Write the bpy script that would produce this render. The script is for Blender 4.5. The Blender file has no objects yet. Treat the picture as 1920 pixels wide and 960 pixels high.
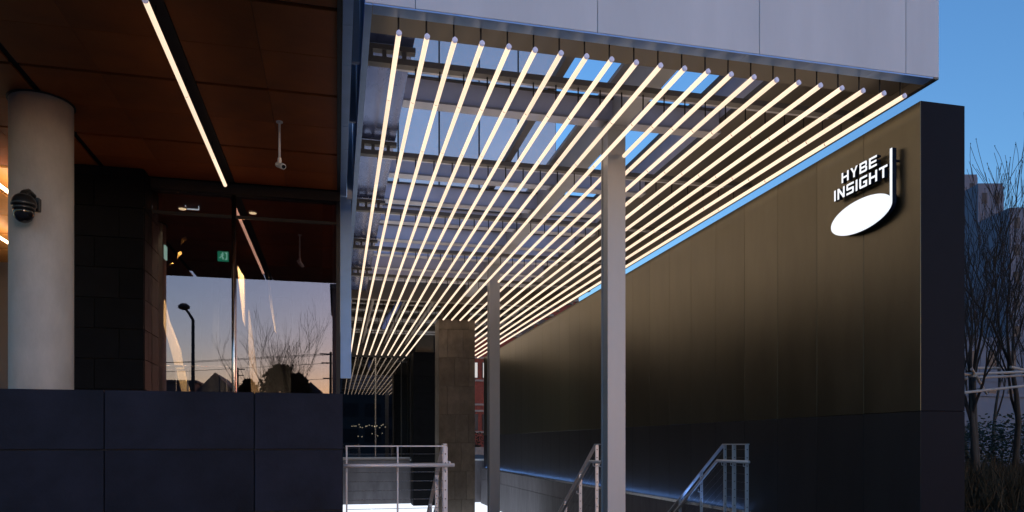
import bpy, bmesh, math, random
from mathutils import Vector, Matrix
R = math.radians
random.seed(7)
SC = bpy.context.scene
COL = SC.collection

# ------------------------------------------------------------------ camera
YAW = 13.17
cd = bpy.data.cameras.new('camera'); CAM = bpy.data.objects.new('camera', cd); COL.objects.link(CAM)
cd.sensor_width = 36.0; cd.lens = 36.0*1402/1920
cd.shift_y = 352/1920; cd.clip_start = .05; cd.clip_end = 3000
CAM.location = (0, 0, 0); CAM.rotation_euler = (R(90), 0, R(-YAW))      # z = 0 is eye level
SC.camera = CAM
# ------------------------------------------------------------------ sky, sun, exposure
EXPO = 2.64
W = bpy.data.worlds.new('World'); SC.world = W; W.use_nodes = True
wn = W.node_tree.nodes; sky = wn.new('ShaderNodeTexSky'); sky.sky_type = 'NISHITA'; sky.sun_disc = False
sky.sun_elevation = R(1.5); sky.sun_rotation = R(158); sky.ozone_density = 3.35; sky.dust_density = .5; sky.air_density = 1.0
W.node_tree.links.new(sky.outputs[0], wn['Background'].inputs[0]); wn['Background'].inputs[1].default_value = .15
sl = bpy.data.lights.new('sun', 'SUN'); sl.energy = .06; sl.angle = R(12); sl.color = (1, .9, .96)
so = bpy.data.objects.new('sun', sl); COL.objects.link(so); so.rotation_euler = (R(88.5), 0, R(22)); so.location = (0, -20, 8)
SC.view_settings.view_transform = 'Standard'; SC.view_settings.look = 'None'
SC.view_settings.exposure = EXPO; SC.view_settings.gamma = 1.0; SC.view_settings.use_curve_mapping = False
KE = 2**-EXPO                                                           # emission that reads as 1.0 in the picture

# ------------------------------------------------------------------ levels (metres, relative to the eye)
GROUND, FLOOR = -1.2, -2.25
Y0 = 6.0; ZT = 3.265; ZS = 3.42
XW = 5.37
_c, _s = math.cos(R(YAW)), math.sin(R(YAW))
def ray(px, py):
    u, v = (px-960)/1402, (832-py)/1402
    return Vector((u*_c+_s, -u*_s+_c, v))
def atY(px, py, Y): d = ray(px, py); return d*(Y/d.y)
def atX(px, py, X): d = ray(px, py); return d*(X/d.x)

# ------------------------------------------------------------------ materials
MATS = {}
def mat(name, col, rough=.6, metal=0.0, var=.12, nscale=3.0, bump=0.0, bscale=40, rnd=.0, stretch=None, spec=.5, emit=None, estr=0.0, rvar=0.0, aniso=0.0):
    m = bpy.data.materials.new(name); m.use_nodes = True; MATS[name] = m
    nt = m.node_tree; N = nt.nodes; L = nt.links; P = N['Principled BSDF']
    P.inputs['Roughness'].default_value = rough; P.inputs['Metallic'].default_value = metal
    P.inputs['Specular IOR Level'].default_value = spec
    tc = N.new('ShaderNodeTexCoord'); mp = N.new('ShaderNodeMapping'); L.new(tc.outputs['Object'], mp.inputs[0])
    if stretch: mp.inputs['Scale'].default_value = stretch
    oi = N.new('ShaderNodeObjectInfo')
    ad = N.new('ShaderNodeVectorMath'); ad.operation = 'ADD'; L.new(mp.outputs[0], ad.inputs[0])
    sc_ = N.new('ShaderNodeVectorMath'); sc_.operation = 'SCALE'; L.new(oi.outputs['Location'], sc_.inputs[0]); sc_.inputs[3].default_value = .37
    L.new(sc_.outputs[0], ad.inputs[1])
    nz = N.new('ShaderNodeTexNoise'); nz.inputs['Scale'].default_value = nscale; nz.inputs['Detail'].default_value = 6; nz.inputs['Roughness'].default_value = .62
    L.new(ad.outputs[0], nz.inputs['Vector'])
    mr = N.new('ShaderNodeMapRange'); L.new(nz.outputs[0], mr.inputs[0]); mr.inputs[1].default_value = .25; mr.inputs[2].default_value = .75
    mr.inputs[3].default_value = 1-var; mr.inputs[4].default_value = 1+var
    val = mr.outputs[0]
    if rnd:
        m2 = N.new('ShaderNodeMapRange'); L.new(oi.outputs['Random'], m2.inputs[0]); m2.inputs[3].default_value = 1-rnd; m2.inputs[4].default_value = 1+rnd
        mu = N.new('ShaderNodeMath'); mu.operation = 'MULTIPLY'; L.new(val, mu.inputs[0]); L.new(m2.outputs[0], mu.inputs[1]); val = mu.outputs[0]
    cm = N.new('ShaderNodeVectorMath'); cm.operation = 'SCALE'; cm.inputs[0].default_value = col; L.new(val, cm.inputs[3])
    L.new(cm.outputs[0], P.inputs['Base Color'])
    if rvar:
        m3 = N.new('ShaderNodeMapRange'); L.new(nz.outputs[0], m3.inputs[0]); m3.inputs[3].default_value = max(0, rough-rvar); m3.inputs[4].default_value = min(1, rough+rvar)
        L.new(m3.outputs[0], P.inputs['Roughness'])
    if bump:
        n2 = N.new('ShaderNodeTexNoise'); n2.inputs['Scale'].default_value = bscale; n2.inputs['Detail'].default_value = 4; L.new(ad.outputs[0], n2.inputs['Vector'])
        b = N.new('ShaderNodeBump'); b.inputs['Strength'].default_value = bump; b.inputs['Distance'].default_value = .01; L.new(n2.outputs[0], b.inputs['Height']); L.new(b.outputs[0], P.inputs['Normal'])
    if name == 'tube_light':
        mE = N.new('ShaderNodeMapRange'); L.new(oi.outputs['Random'], mE.inputs[0]); mE.inputs[3].default_value = estr*KE*.90; mE.inputs[4].default_value = estr*KE*1.08; L.new(mE.outputs[0], P.inputs['Emission Strength'])
    if emit:
        P.inputs['Emission Color'].default_value = (*emit, 1); P.inputs['Emission Strength'].default_value = estr*KE
    return m
def glassmat(name, refl, tint=(.8, .85, .9), ior=1.5, gcol=(1, 1, 1)):
    m = bpy.data.materials.new(name); m.use_nodes = True; MATS[name] = m; nt = m.node_tree; N = nt.nodes; L = nt.links
    N.remove(N['Principled BSDF']); out = N['Material Output']
    t = N.new('ShaderNodeBsdfTransparent'); t.inputs[0].default_value = (*tint, 1)
    g = N.new('ShaderNodeBsdfGlossy'); g.inputs['Roughness'].default_value = 0.0; g.inputs[0].default_value = (*gcol, 1)
    f = N.new('ShaderNodeFresnel'); f.inputs[0].default_value = ior
    a = N.new('ShaderNodeMath'); a.operation = 'ADD'; a.use_clamp = True; L.new(f.outputs[0], a.inputs[0]); a.inputs[1].default_value = refl
    mx = N.new('ShaderNodeMixShader'); L.new(a.outputs[0], mx.inputs[0]); L.new(t.outputs[0], mx.inputs[1]); L.new(g.outputs[0], mx.inputs[2]); L.new(mx.outputs[0], out.inputs[0])
    return m

mat('fascia', (.60, .60, .635), .42, .0, .11, 1.3, .05, 30, .04, stretch=(1, 1, .22), rvar=.08)
mat('trim_sky_tint', (.24, .41, .74), .36, .1, .08, 5, rnd=.06)  # blue sky light put into the metal's base colour
mat('soffit_bronze', (.15, .132, .108), .45, .35, .12, 2.5, stretch=(1, .25, 1), rvar=.1)
mat('polished', (.10, .14, .31), .26, .5, .25, 3, .25, 5, stretch=(2, .5, 1), rvar=.12)
mat('beam_dark', (.12, .115, .11), .45, .1, .15, 6)
mat('beam_grey', (.58, .60, .74), .55, .0, .1, 3, rnd=.05)
mat('flange', (.5, .5, .56), .35, .6, .1, 4)
mat('steel_paint', (.38, .39, .41), .42, .1, .08, 4, .04, 60, stretch=(1, 1, .3), rvar=.06)
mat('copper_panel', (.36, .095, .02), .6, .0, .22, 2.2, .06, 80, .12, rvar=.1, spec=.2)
mat('black', (.012, .012, .013), .6, 0, .2, 8)
mat('dark_gap', (.006, .006, .007), .9, 0, .1, 8)
mat('navy_panel', (.0145, .015, .0245), .55, .0, .42, 2.2, .14, 45, .18, rvar=.12, spec=.12)
mat('tile_dark', (.0055, .006, .0075), .6, 0, .25, 5, .15, 50, .2, spec=.06)
mat('basalt', (.215, .18, .145), .72, 0, .38, 5, .4, 70, .22, stretch=(1, 1, .6), spec=.3)
mat('base_stone', (.13, .125, .14), .65, 0, .3, 4, .3, 45, .12, stretch=(1, 3, .35), spec=.3)
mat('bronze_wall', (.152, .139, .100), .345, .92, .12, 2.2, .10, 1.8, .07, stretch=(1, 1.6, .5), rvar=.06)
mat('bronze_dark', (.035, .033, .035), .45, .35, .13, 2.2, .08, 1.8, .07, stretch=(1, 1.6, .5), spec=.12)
mat('wall_end', (.0075, .0075, .013), .55, 0, .1, 5, .05, 120, spec=.07)
mat('concrete_col', (.42, .40, .375), .75, 0, .16, 4, .2, 40, stretch=(1, 1, .5))
mat('rail_steel', (.62, .62, .66), .42, .2, .06, 10)
mat('stainless', (.62, .61, .6), .22, 1, .06, 8)
mat('glow_floor', (.8, .82, .85), .3, 0, .03, 2, emit=(.78, .87, 1), estr=1.25)
mat('stair_stone', (.22, .22, .23), .7, 0, .2, 6, .3, 60)
mat('paving', (.05, .05, .055), .75, 0, .25, 2, .3, 30)
mat('soil', (.018, .014, .011), .95, 0, .4, 6, .6, 20, spec=.1)
mat('bark', (.05, .042, .036), .85, 0, .3, 14, .5, 40, stretch=(1, 1, .3), spec=.2)
mat('twig', (.026, .021, .019), .85, 0, .2, 10, spec=.2)
mat('pole_wood', (.30, .27, .25), .8, 0, .25, 8, .2, 60)
mat('hedge', (.014, .02, .009), .7, 0, .5, 6, rnd=.2, spec=.2)
mat('dry_grass', (.05, .037, .022), .9, 0, .5, 3, spec=.1)
mat('far_wall', (.125, .145, .20), .85, 0, .15, .6, rnd=.1, spec=.2)
mat('far_wall_light', (.14, .16, .22), .85, 0, .12, .4, rnd=.1, spec=.2)
mat('far_window', (.02, .024, .036), .35, 0, .2, 2, spec=.2)
mat('red_brick', (.20, .045, .03), .85, 0, .35, 8, .3, 20)
mat('stone_band', (.26, .22, .2), .8, 0, .2, 5)
mat('lit_window', (.3, .3, .3), .3, 0, .2, 3, emit=(.9, .88, .84), estr=.55)
mat('sign_face', (.9, .92, .95), .4, 0, .01, 3, emit=(.86, .92, 1), estr=.93)
mat('sign_side', (.02, .024, .05), .35, .2, .1, 8)
mat('tube_light', (.9, .85, .75), .5, 0, .0, 3, emit=(1.0, .735, .515), estr=1.24)
mat('tube_bright', (.9, .85, .75), .5, 0, .0, 3, emit=(1.0, .70, .45), estr=13)
mat('tube_house', (.30, .29, .29), .4, .5, .08, 10)
mat('tube_cap', (.62, .62, .78), .35, 0, .05, 10, emit=(.55, .55, .8), estr=.22)
mat('rod', (.008, .008, .009), .5, .3, .1, 10)
mat('white_paint', (.72, .72, .72), .5, 0, .05, 6)
mat('camera_black', (.014, .014, .015), .32, 0, .12, 12)
mat('dome', (.01, .01, .012), .08, 0, .05, 5)
mat('timber_pale', (.62, .46, .27), .55, 0, .14, 5, stretch=(6, 6, .6))
mat('gold', (.80, .48, .16), .4, .15, .2, 8)
mat('exit_green', (.02, .3, .16), .4, 0, .02, 3, emit=(.02, .5, .28), estr=.5)
mat('exit_white', (.8, .9, .85), .4, 0, .02, 3, emit=(.6, 1, .8), estr=.8)
mat('led_white', (.9, .9, .9), .4, 0, .02, 3, emit=(.9, .95, 1), estr=1.0)
mat('led_warm', (.9, .8, .6), .4, 0, .02, 3, emit=(1, .72, .4), estr=2.0)
mat('screen_pale', (.028, .026, .027), .8, 0, .08, 3)
mat('interior', (.055, .05, .048), .7, 0, .15, 3)
mat('interior_pale', (.14, .13, .13), .8, 0, .08, 3)
mat('copper_lit', (.72, .34, .09), .5, .0, .15, 3, rnd=.1)  # copper ceiling colour lightened to stand for light from the passage tubes
mat('pipe_grey', (.26, .24, .22), .45, .4, .15, 6, rnd=.2)
mat('blue_reflection', (.03, .10, .42), .45, .0, .1, 6)
mat('dark_ceiling', (.07, .062, .052), .8, 0, .2, 4)
mat('silhouette_house', (.06, .06, .07), .85, 0, .2, .4)
glassmat('lobby_glass', .205, (.70, .72, .74), 1.5, (1, .66, .64))  # pink of the mirrored sunset sky put into the gloss colour
mat('led_blue', (.5, .6, .9), .4, 0, .02, 3, emit=(.2, .42, 1), estr=11)
glassmat('far_glass', .10, (.35, .38, .42), 1.5)
glassmat('rail_glass', .02, (.9, .94, .95), 1.45)
mat('curtain_glass', (.48, .47, .475), .12, .6, .08, .8, .02, 3, .08)

# ------------------------------------------------------------------ mesh helpers
class MB:
    def __init__(s): s.v = []; s.f = []; s.m = []
    def poly(s, pts, faces, mi=0):
        k = len(s.v); s.v += [tuple(p) for p in pts]; s.f += [tuple(i+k for i in f) for f in faces]; s.m += [mi]*len(faces); return s
    def box(s, x0, x1, y0, y1, z0, z1, mi=0):
        return s.poly([(x0,y0,z0),(x1,y0,z0),(x1,y1,z0),(x0,y1,z0),(x0,y0,z1),(x1,y0,z1),(x1,y1,z1),(x0,y1,z1)],
                      [(0,3,2,1),(4,5,6,7),(0,1,5,4),(1,2,6,5),(2,3,7,6),(3,0,4,7)], mi)
    def tube(s, p0, p1, r0, r1=None, n=8, caps=True, mi=0):
        r1 = r0 if r1 is None else r1
        p0, p1 = Vector(p0), Vector(p1); d = (p1-p0).normalized()
        a = d.orthogonal().normalized() if abs(d.z) < .99 else Vector((1,0,0)); b = d.cross(a)
        pts = [p0+(a*math.cos(2*math.pi*i/n)+b*math.sin(2*math.pi*i/n))*r0 for i in range(n)] + [p1+(a*math.cos(2*math.pi*i/n)+b*math.sin(2*math.pi*i/n))*r1 for i in range(n)]
        fs = [(i, (i+1) % n, n+(i+1) % n, n+i) for i in range(n)]
        if caps: fs += [tuple(range(n-1, -1, -1)), tuple(range(n, 2*n))]
        return s.poly(pts, fs, mi)
    def path(s, pts, rads, n=6):
        """one continuous tapered tube through pts"""
        k = len(s.v); P = [Vector(p) for p in pts]; prev = None
        for i, p in enumerate(P):
            d = (P[min(i+1, len(P)-1)]-P[max(i-1, 0)]).normalized()
            a = d.orthogonal().normalized() if prev is None else (prev-d*prev.dot(d)).normalized()
            prev = a; b = d.cross(a)
            s.v += [tuple(p+(a*math.cos(2*math.pi*j/n)+b*math.sin(2*math.pi*j/n))*rads[i]) for j in range(n)]
        for i in range(len(P)-1):
            for j in range(n):
                s.f.append((k+i*n+j, k+i*n+(j+1) % n, k+(i+1)*n+(j+1) % n, k+(i+1)*n+j)); s.m.append(0)
        s.f.append(tuple(k+j for j in range(n-1, -1, -1))); s.f.append(tuple(k+(len(P)-1)*n+j for j in range(n))); s.m += [0, 0]
        return s
    def lathe(s, prof, c, n=20, mi=0):
        """prof: list of (r, z)"""
        k = len(s.v)
        for r, z in prof: s.v += [(c[0]+r*math.cos(2*math.pi*j/n), c[1]+r*math.sin(2*math.pi*j/n), c[2]+z) for j in range(n)]
        for i in range(len(prof)-1):
            for j in range(n): s.f.append((k+i*n+j, k+i*n+(j+1) % n, k+(i+1)*n+(j+1) % n, k+(i+1)*n+j)); s.m.append(mi)
        s.f.append(tuple(k+j for j in range(n-1, -1, -1))); s.f.append(tuple(k+(len(prof)-1)*n+j for j in range(n))); s.m += [mi, mi]
        return s
    def mesh(s, name, mats, off=(0,0,0), smooth=False, bevel=0.0):
        me = bpy.data.meshes.new(name)
        me.from_pydata([(x-off[0], y-off[1], z-off[2]) for x, y, z in s.v], [], s.f)
        for m in (mats if isinstance(mats, (list, tuple)) else [mats]): me.materials.append(MATS[m])
        me.polygons.foreach_set('material_index', s.m)
        if bevel:
            bm = bmesh.new(); bm.from_mesh(me)
            bmesh.ops.bevel(bm, geom=list(bm.edges), offset=bevel, segments=1, affect='EDGES', clamp_overlap=True); bm.to_mesh(me); bm.free()
        if smooth: me.polygons.foreach_set('use_smooth', [True]*len(me.polygons))
        me.update(); return me
def link(name, me, parent=None, loc=(0,0,0)):
    o = bpy.data.objects.new(name, me); COL.objects.link(o); o.location = loc
    if parent is not None: o.parent = parent
    return o
def wpos(o):
    p = Vector((0,0,0))
    while o is not None: p += o.location; o = o.parent
    return p
def part(name, mb, m, parent=None, smooth=False, bevel=0.0, at=None, label=None):
    """mb is in world coordinates; the object's origin is put at `at` (default: centre of the first vertices)"""
    vs = mb.v; lo = [min(v[i] for v in vs) for i in range(3)]; hi = [max(v[i] for v in vs) for i in range(3)]
    o0 = Vector(at) if at is not None else Vector(((lo[0]+hi[0])/2, (lo[1]+hi[1])/2, lo[2]))
    o = link(name, mb.mesh(name, m, o0, smooth, bevel), parent, o0-(wpos(parent) if parent is not None else Vector((0,0,0))))
    if label: o['label'] = label
    return o
def tag(o, label, cat, group=None, kind=None):
    o['label'] = label; o['category'] = cat
    if group: o['group'] = group
    if kind: o['kind'] = kind
    return o
def thing(name, loc, label, cat, group=None):
    return tag(link(name, None, None, loc), label, cat, group)
def struct(name, mb, m, label=None, **k):
    o = part(name, mb, m, **k); o['kind'] = 'structure'
    if label: o['label'] = label
    return o
def B(*a): return MB().box(*a)
ORD = ['first','second','third','fourth','fifth','sixth','seventh','eighth','ninth','tenth','eleventh','twelfth','thirteenth','fourteenth','fifteenth','sixteenth','seventeenth','eighteenth','nineteenth','twentieth','twenty-first','twenty-second']

# ================================================================== GROUND AND SUNKEN COURT
X0, X1, YA, YB = .05, 5.9, 9.2, 28.3       # the opening of the sunken court
g = MB(); BIG = 900
for a, b, c, d in ((-BIG, BIG, -BIG, YA), (-BIG, X0, YA, YB), (X1, BIG, YA, YB), (-BIG, BIG, YB, BIG)):
    g.poly([(a,c,GROUND),(b,c,GROUND),(b,d,GROUND),(a,d,GROUND)], [(0,1,2,3)])
struct('ground', g, 'paving', 'dark paved street level around the sunken court', at=(0,0,GROUND))
fl = struct('court_floor', B(X0, X1, YA, YB, FLOOR-.2, FLOOR), 'stair_stone', 'floor of the sunken court')
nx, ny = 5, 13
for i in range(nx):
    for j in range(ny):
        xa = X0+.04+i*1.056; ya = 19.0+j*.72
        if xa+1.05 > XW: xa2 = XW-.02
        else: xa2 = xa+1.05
        part('added_floor_glow', B(xa, xa2, ya, ya+.715, FLOOR+.002, FLOOR+.02), 'glow_floor', fl)  # glow added so the pale floor reads brightly lit and lights the base walls
# stair down into the court
st = tag(link('stair', None, None, (3.3, 9.2, FLOOR)), 'short stone stair down into the sunken court', 'stair'); del st['category']; st['kind'] = 'structure'
for k in range(6):
    z1 = GROUND-.175*k-(.0 if k else .004)
    part('step', B(1.28, XW-.125, 9.2+.28*k+(.001*k), 9.2+.28*(k+1), FLOOR+.001, z1-.0), 'stair_stone', st, bevel=.006)
cl = thing('court_side_wall', (0, 18, FLOOR), 'dark stone retaining wall on the left side of the sunken court', 'wall')
for k in range(12):
    part('panel', B(-.25, X0-.002, 9.21+1.59*k, 9.21+1.59*(k+1)-.008, FLOOR-.1, GROUND+.0), 'base_stone', cl, bevel=.004)

# ================================================================== ENTRANCE CANOPY
YF = 5.94; YE = 18.1; CX0, CX1 = .21, 5.48
can = thing('entrance_canopy', (2.9, 12, ZS), 'pale grey open roof canopy spanning from dark building to bronze wall', 'canopy')
edges = [CX0, .60, 2.11, 3.61, 5.116, CX1]
for a, b in zip(edges, edges[1:]):
    part('fascia_panel', B(a+.002, b-.002, YF-.045, YF, ZS, 7.2), 'fascia', can, bevel=.003)
part('fascia_backing', B(CX0+.01, CX1-.01, YF+.002, YF+.03, ZS+.01, 7.19), 'black', can)
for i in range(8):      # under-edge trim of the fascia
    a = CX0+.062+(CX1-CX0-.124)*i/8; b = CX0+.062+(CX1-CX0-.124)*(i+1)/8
    part('edge_trim', B(a+.001, b-.001, YF-.043, YF+.085, ZS-.014, ZS-.002), 'trim_sky_tint', can)
part('front_soffit', B(CX0+.06, CX1-.06, YF+.09, 6.47, 3.50, 3.56), 'soffit_bronze', can)
part('front_beam', B(CX0+.06, CX1-.06, YF+.035, 6.46, 3.562, 3.9), 'beam_grey', can)
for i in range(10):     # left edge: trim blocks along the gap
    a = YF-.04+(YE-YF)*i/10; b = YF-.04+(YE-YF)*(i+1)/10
    part('side_trim', B(CX0, CX0+.058, a+.001, b-.002, ZS-.014, 4.35), 'trim_sky_tint', can)
    part('side_trim', B(CX1-.05, CX1, a+.001, b-.002, ZS-.014, 4.1), 'soffit_bronze', can)
part('left_soffit', B(CX0+.06, .68, 6.472, YE, 3.64, 3.68), 'polished', can)
part('right_soffit', B(4.42, CX1-.052, 6.472, YE, 3.80, 3.86), 'soffit_bronze', can)
part('right_roof', B(4.42, CX1-.052, 6.472, YE, 3.862, 4.3), 'beam_grey', can)
part('left_roof', B(CX0+.06, .66, 6.472, YE, 3.682, 4.3), 'beam_grey', can)
LOW = [6.9+2.2*k for k in range(5)]
for y in LOW:
    bm_ = part('cross_beam', B(CX0+.06, CX1-.055, y-.045, y+.045, 3.45, 3.505), 'beam_dark', can)
    part('beam_flange', B(CX0+.3, CX1-.4, y+.047, y+.085, 3.452, 3.468), 'flange', bm_)
    part('upper_chord', B(CX0+.06, .70, y-.04, y+.04, 3.575, 3.62), 'beam_dark', bm_)
    for x in (.30, .42, .60): part('stub', B(x-.018, x+.018, y-.03, y+.03, 3.506, 3.574), 'beam_dark', bm_)
for y in (8.1, 10.3, 11.42, 12.5, 13.62, 14.7, 15.82, 16.9):
    pu = part('purlin', B(.69, 4.41, y-.03, y+.06, 3.69, 3.93), 'beam_grey', can)
    part('purlin_flange', B(.69, 4.41, y-.075, y+.105, 3.664, 3.688), 'flange', pu)
    part('purlin_cap', B(.69, 4.41, y-.065, y+.095, 3.932, 3.95), 'beam_dark', pu)
for y in (15.2, 16.35, 17.4): part('roof_deck', B(.69, 4.41, y-.5, y+.38, 3.97, 4.05), 'beam_grey', can)
part('spine_beam', B(2.985, 3.195, 6.475, YE, 3.60, 3.645), 'steel_paint', can)
part('spine_web', B(3.07, 3.11, 6.475, YE, 3.646, 4.05), 'steel_paint', can)
part('spine_top', B(2.985, 3.195, 6.475, YE, 4.052, 4.10), 'steel_paint', can)
for x in (2.33, 4.12): part('rail_bar', B(x-.045, x+.045, 6.475, YE, 3.955, 4.03), 'beam_dark', can)
part('end_header', B(CX0+.06, CX1-.055, YE+.002, YE+.2, 3.45, 4.3), 'soffit_bronze', can)

# ------------------------------------------------------------------ steel columns
for k, y in enumerate((8.0, 14.75)):
    t = thing('steel_column', (3.09, y+.11, GROUND if k == 0 else FLOOR), ('tall grey steel column nearest, in front of the handrail' if k == 0 else 'thinner looking grey steel column farther back, beside the stone pillar'), 'column', 'steel columns under the canopy')
    zb = GROUND if k == 0 else FLOOR
    part('front_flange', B(2.985, 3.2, y, y+.018, zb+.02, 3.598), 'steel_paint', t, bevel=.002)
    part('web', B(3.0, 3.185, y+.019, y+.20, zb+.02, 3.597), 'steel_paint', t)
    part('rear_flange', B(2.985, 3.2, y+.201, y+.219, zb+.02, 3.598), 'steel_paint', t, bevel=.002)
    part('base_plate', B(2.9, 3.285, y-.08, y+.3, zb+.001, zb+.019), 'steel_paint', t, bevel=.003)
    part('head_plate', B(2.94, 3.245, y-.05, y+.27, 3.574, 3.5985), 'steel_paint', t)

# ------------------------------------------------------------------ light tubes
SEG = 1.165; TR = .0212
def seg_mesh(length, allround=False, bright=False):
    mb = MB(); n = 16; k = 0
    for i in range(n):
        mb.v.append((TR*math.cos(2*math.pi*i/n), 0, TR*math.sin(2*math.pi*i/n)))
    for i in range(n):
        mb.v.append((TR*math.cos(2*math.pi*i/n), length, TR*math.sin(2*math.pi*i/n)))
    for i in range(n):
        mid = 2*math.pi*(i+.5)/n
        mb.f.append((i, n+i, n+(i+1) % n, (i+1) % n)); mb.m.append(1 if math.sin(mid) > .50 and not allround else 0)
    mb.f.append(tuple(range(n))); mb.f.append(tuple(range(2*n-1, n-1, -1))); mb.m += [0, 0]
    return mb.mesh('diffuser', ['tube_bright' if bright else 'tube_light', 'tube_house'], smooth=False)
_segc = {}
def seg(length, ar=False, br=False):
    key = (round(length, 3), ar, br)
    if key not in _segc: _segc[key] = seg_mesh(length, ar, br)
    return _segc[key]
_cap = MB()
_cap.tube((0,-.012,0), (0,.0,0), .0224, n=16); _cap.tube((0,-.018,0), (0,-.0121,0), .015, n=10); _cap.box(-.007, .007, -.016, -.0121, .0165, .0225); _cap.box(-.018, -.011, -.017, -.0121, -.016, -.009); _cap.box(.011, .018, -.017, -.0121, -.016, -.009)
CAPM = _cap.mesh('end_cap', 'tube_cap')
_rods = {}
def rod(h):
    key = round(h, 3)
    if key not in _rods: _rods[key] = MB().tube((0,0,0), (0,0,h), .0072, n=6).mesh('hanger_rod', 'rod')
    return _rods[key]
def light_tube(x, y0, y1, label, group, z=ZT, seglen=SEG, rods=(), base=None, allround=False, bright=False):
    t = thing('light_tube', (x, y0, z), label, 'light tube', group)
    base = y0 if base is None else base
    y = base
    while y < y1-.02:
        a, b = max(y, y0), min(y+seglen-.016, y1)
        if b-a > .03: link('diffuser', seg(b-a, allround, bright), t, (0, a-y0, 0))
        y += seglen
    part('tube_core', MB().tube((x, y0+.002, z), (x, y1-.003, z), .0185, n=8), 'beam_dark', t)
    link('end_cap', CAPM, t)
    for ry, rh in rods: link('hanger_rod', rod(rh), t, (0, ry-y0, TR-.004))
    return t
XT0, DXT = .4797, .22410
YEND = 27.9
def rods_for(y0, y1):
    r = [(6.05, 3.499-ZT-TR)] if y0 < 6.1 else []
    r += [(y-.0, 3.449-ZT-TR) for y in LOW if y0 < y < y1]
    r += [(y, 4.02-ZT) for y in (19.4, 21.6, 23.8, 26.0, 27.6) if y0 < y < y1]
    return r
GT = 'light tubes hung under the canopy'
for i in range(22):
    x = XT0+DXT*i
    runs = [(Y0, YEND)]
    if i == 12: runs = [(Y0, 7.97), (8.26, 14.72), (15.01, 19.55)]
    elif 2.58 < x < 3.60: runs = [(Y0, 19.55)]
    for k, (a, b) in enumerate(runs):
        if i == 0: lb = 'leftmost long glowing light tube under the canopy, next to metal edge coloured as if lit by blue sky'
        elif i == 21: lb = 'rightmost long glowing light tube, running just above the bronze wall top'
        elif i == 12: lb = ['short glowing light tube ending against the near grey steel column', 'glowing light tube piece running between the two grey steel columns', 'glowing light tube piece running from far steel column to stone pillar'][k]
        else: lb = f'glowing light tube under the canopy, {ORD[i]} from the left' + (', ending at the stone pillar' if len(runs) == 1 and b < 20 else '')
        light_tube(x, a, b, lb, GT, rods=rods_for(a, b), base=Y0 if k == 0 else a, allround=True)

# ================================================================== DARK BUILDING ON THE LEFT
bl = thing('dark_building', (-4, 10, GROUND), 'dark building on the left with copper brown ceiling panels over a terrace', 'building')
SX = [-1.33-1.5*k for k in range(6)]           # long joints of the soffit
sof = part('soffit', B(-9.5, .04, 5.0, 16.2, ZS+.03, ZS+.2), 'dark_gap', bl)
rows = [4.55, 6.05, 7.57, 9.10]; bounds = []
xcol = [(-1.30, .0)] + [(-1.33-1.5*(k+1)+.035, -1.33-1.5*k-.035) for k in range(4)]
xcol[1] = (xcol[1][0], -1.46)
for (xa, xb) in xcol:
    xm = (xa+xb)/2
    for ya, yb in ((4.6, 6.03), (6.08, 7.545), (7.595, 9.075), (9.125, 10.36)):
        ym = (ya+yb)/2
        for p, q in ((xa, xm-.002), (xm+.002, xb)):
            for r_, s_ in ((ya, ym-.002), (ym+.002, yb)):
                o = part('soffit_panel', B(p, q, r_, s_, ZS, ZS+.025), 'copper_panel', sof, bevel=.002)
part('soffit_edge', B(.002, .042, 4.9, 10.36, ZS-.012, ZS+.028), 'black', bl)
for k in range(9):      # metal drip trim along the roof edge, blue sky light in its colour
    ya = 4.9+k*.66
    part('edge_trim', B(.045, .125, ya+.001, ya+.657, ZS-.02, ZS+.20), 'trim_sky_tint', bl)
part('roof_mass', B(-9.5, .10, 6.0, 28.0, ZS+.22, 9.0), 'fascia', bl)
for a, b in ((-7.5, -6.0), (-6.0, -4.5), (-4.5, -3.0), (-3.0, -1.5), (-1.5, .128)):
    part('fascia_panel', B(a+.002, b-.002, YF-.045, YF+.05, ZS+.035, 9.0), 'fascia', bl, bevel=.003)
part('gap_panel', B(.131, .2, 7.0, 7.05, 3.5, 7.2), 'fascia', bl)
part('gap_panel', B(.131, .2, 8.3, 8.35, 3.5, 7.2), 'fascia', bl)
part('gap_panel', B(.131, .2, 10.3, 10.35, 3.3, 7.2), 'fascia', bl)
# light slot beside the hanging tube
part('slot', B(-1.44, -1.31, 4.6, 10.36, ZS+.004, ZS+.027), 'black', bl)
# dark stone wall
tw = part('stone_wall', B(-3.42, -2.355, 10.12, 11.1, GROUND, ZS-.003), 'dark_gap', bl)
zrow = .375
for k in range(13):
    z0 = GROUND+zrow*k; z1 = min(z0+zrow-.008, ZS-.004)
    off = 0 if k % 2 else .36
    xs = [-3.44] + ([-2.9] if k % 2 else [-3.2, -2.62]) + [-2.34]
    for a, b in zip(xs, xs[1:]): part('stone_tile', B(a+.003, b-.003, 10.095, 10.119, z0, z1), 'tile_dark', tw, bevel=.003)
    ys = [10.12] + ([10.49] if k % 2 else [10.3, 10.49]) + [10.8, 11.1]
    for a, b in zip(ys, ys[1:]): part('stone_tile', B(-2.353, -2.335, a+.003, b-.003, z0, z1), 'tile_dark', tw, bevel=.003)
part('header', B(-2.333, .04, 10.40, 10.55, 3.285, ZS-.004), 'black', bl)
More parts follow.
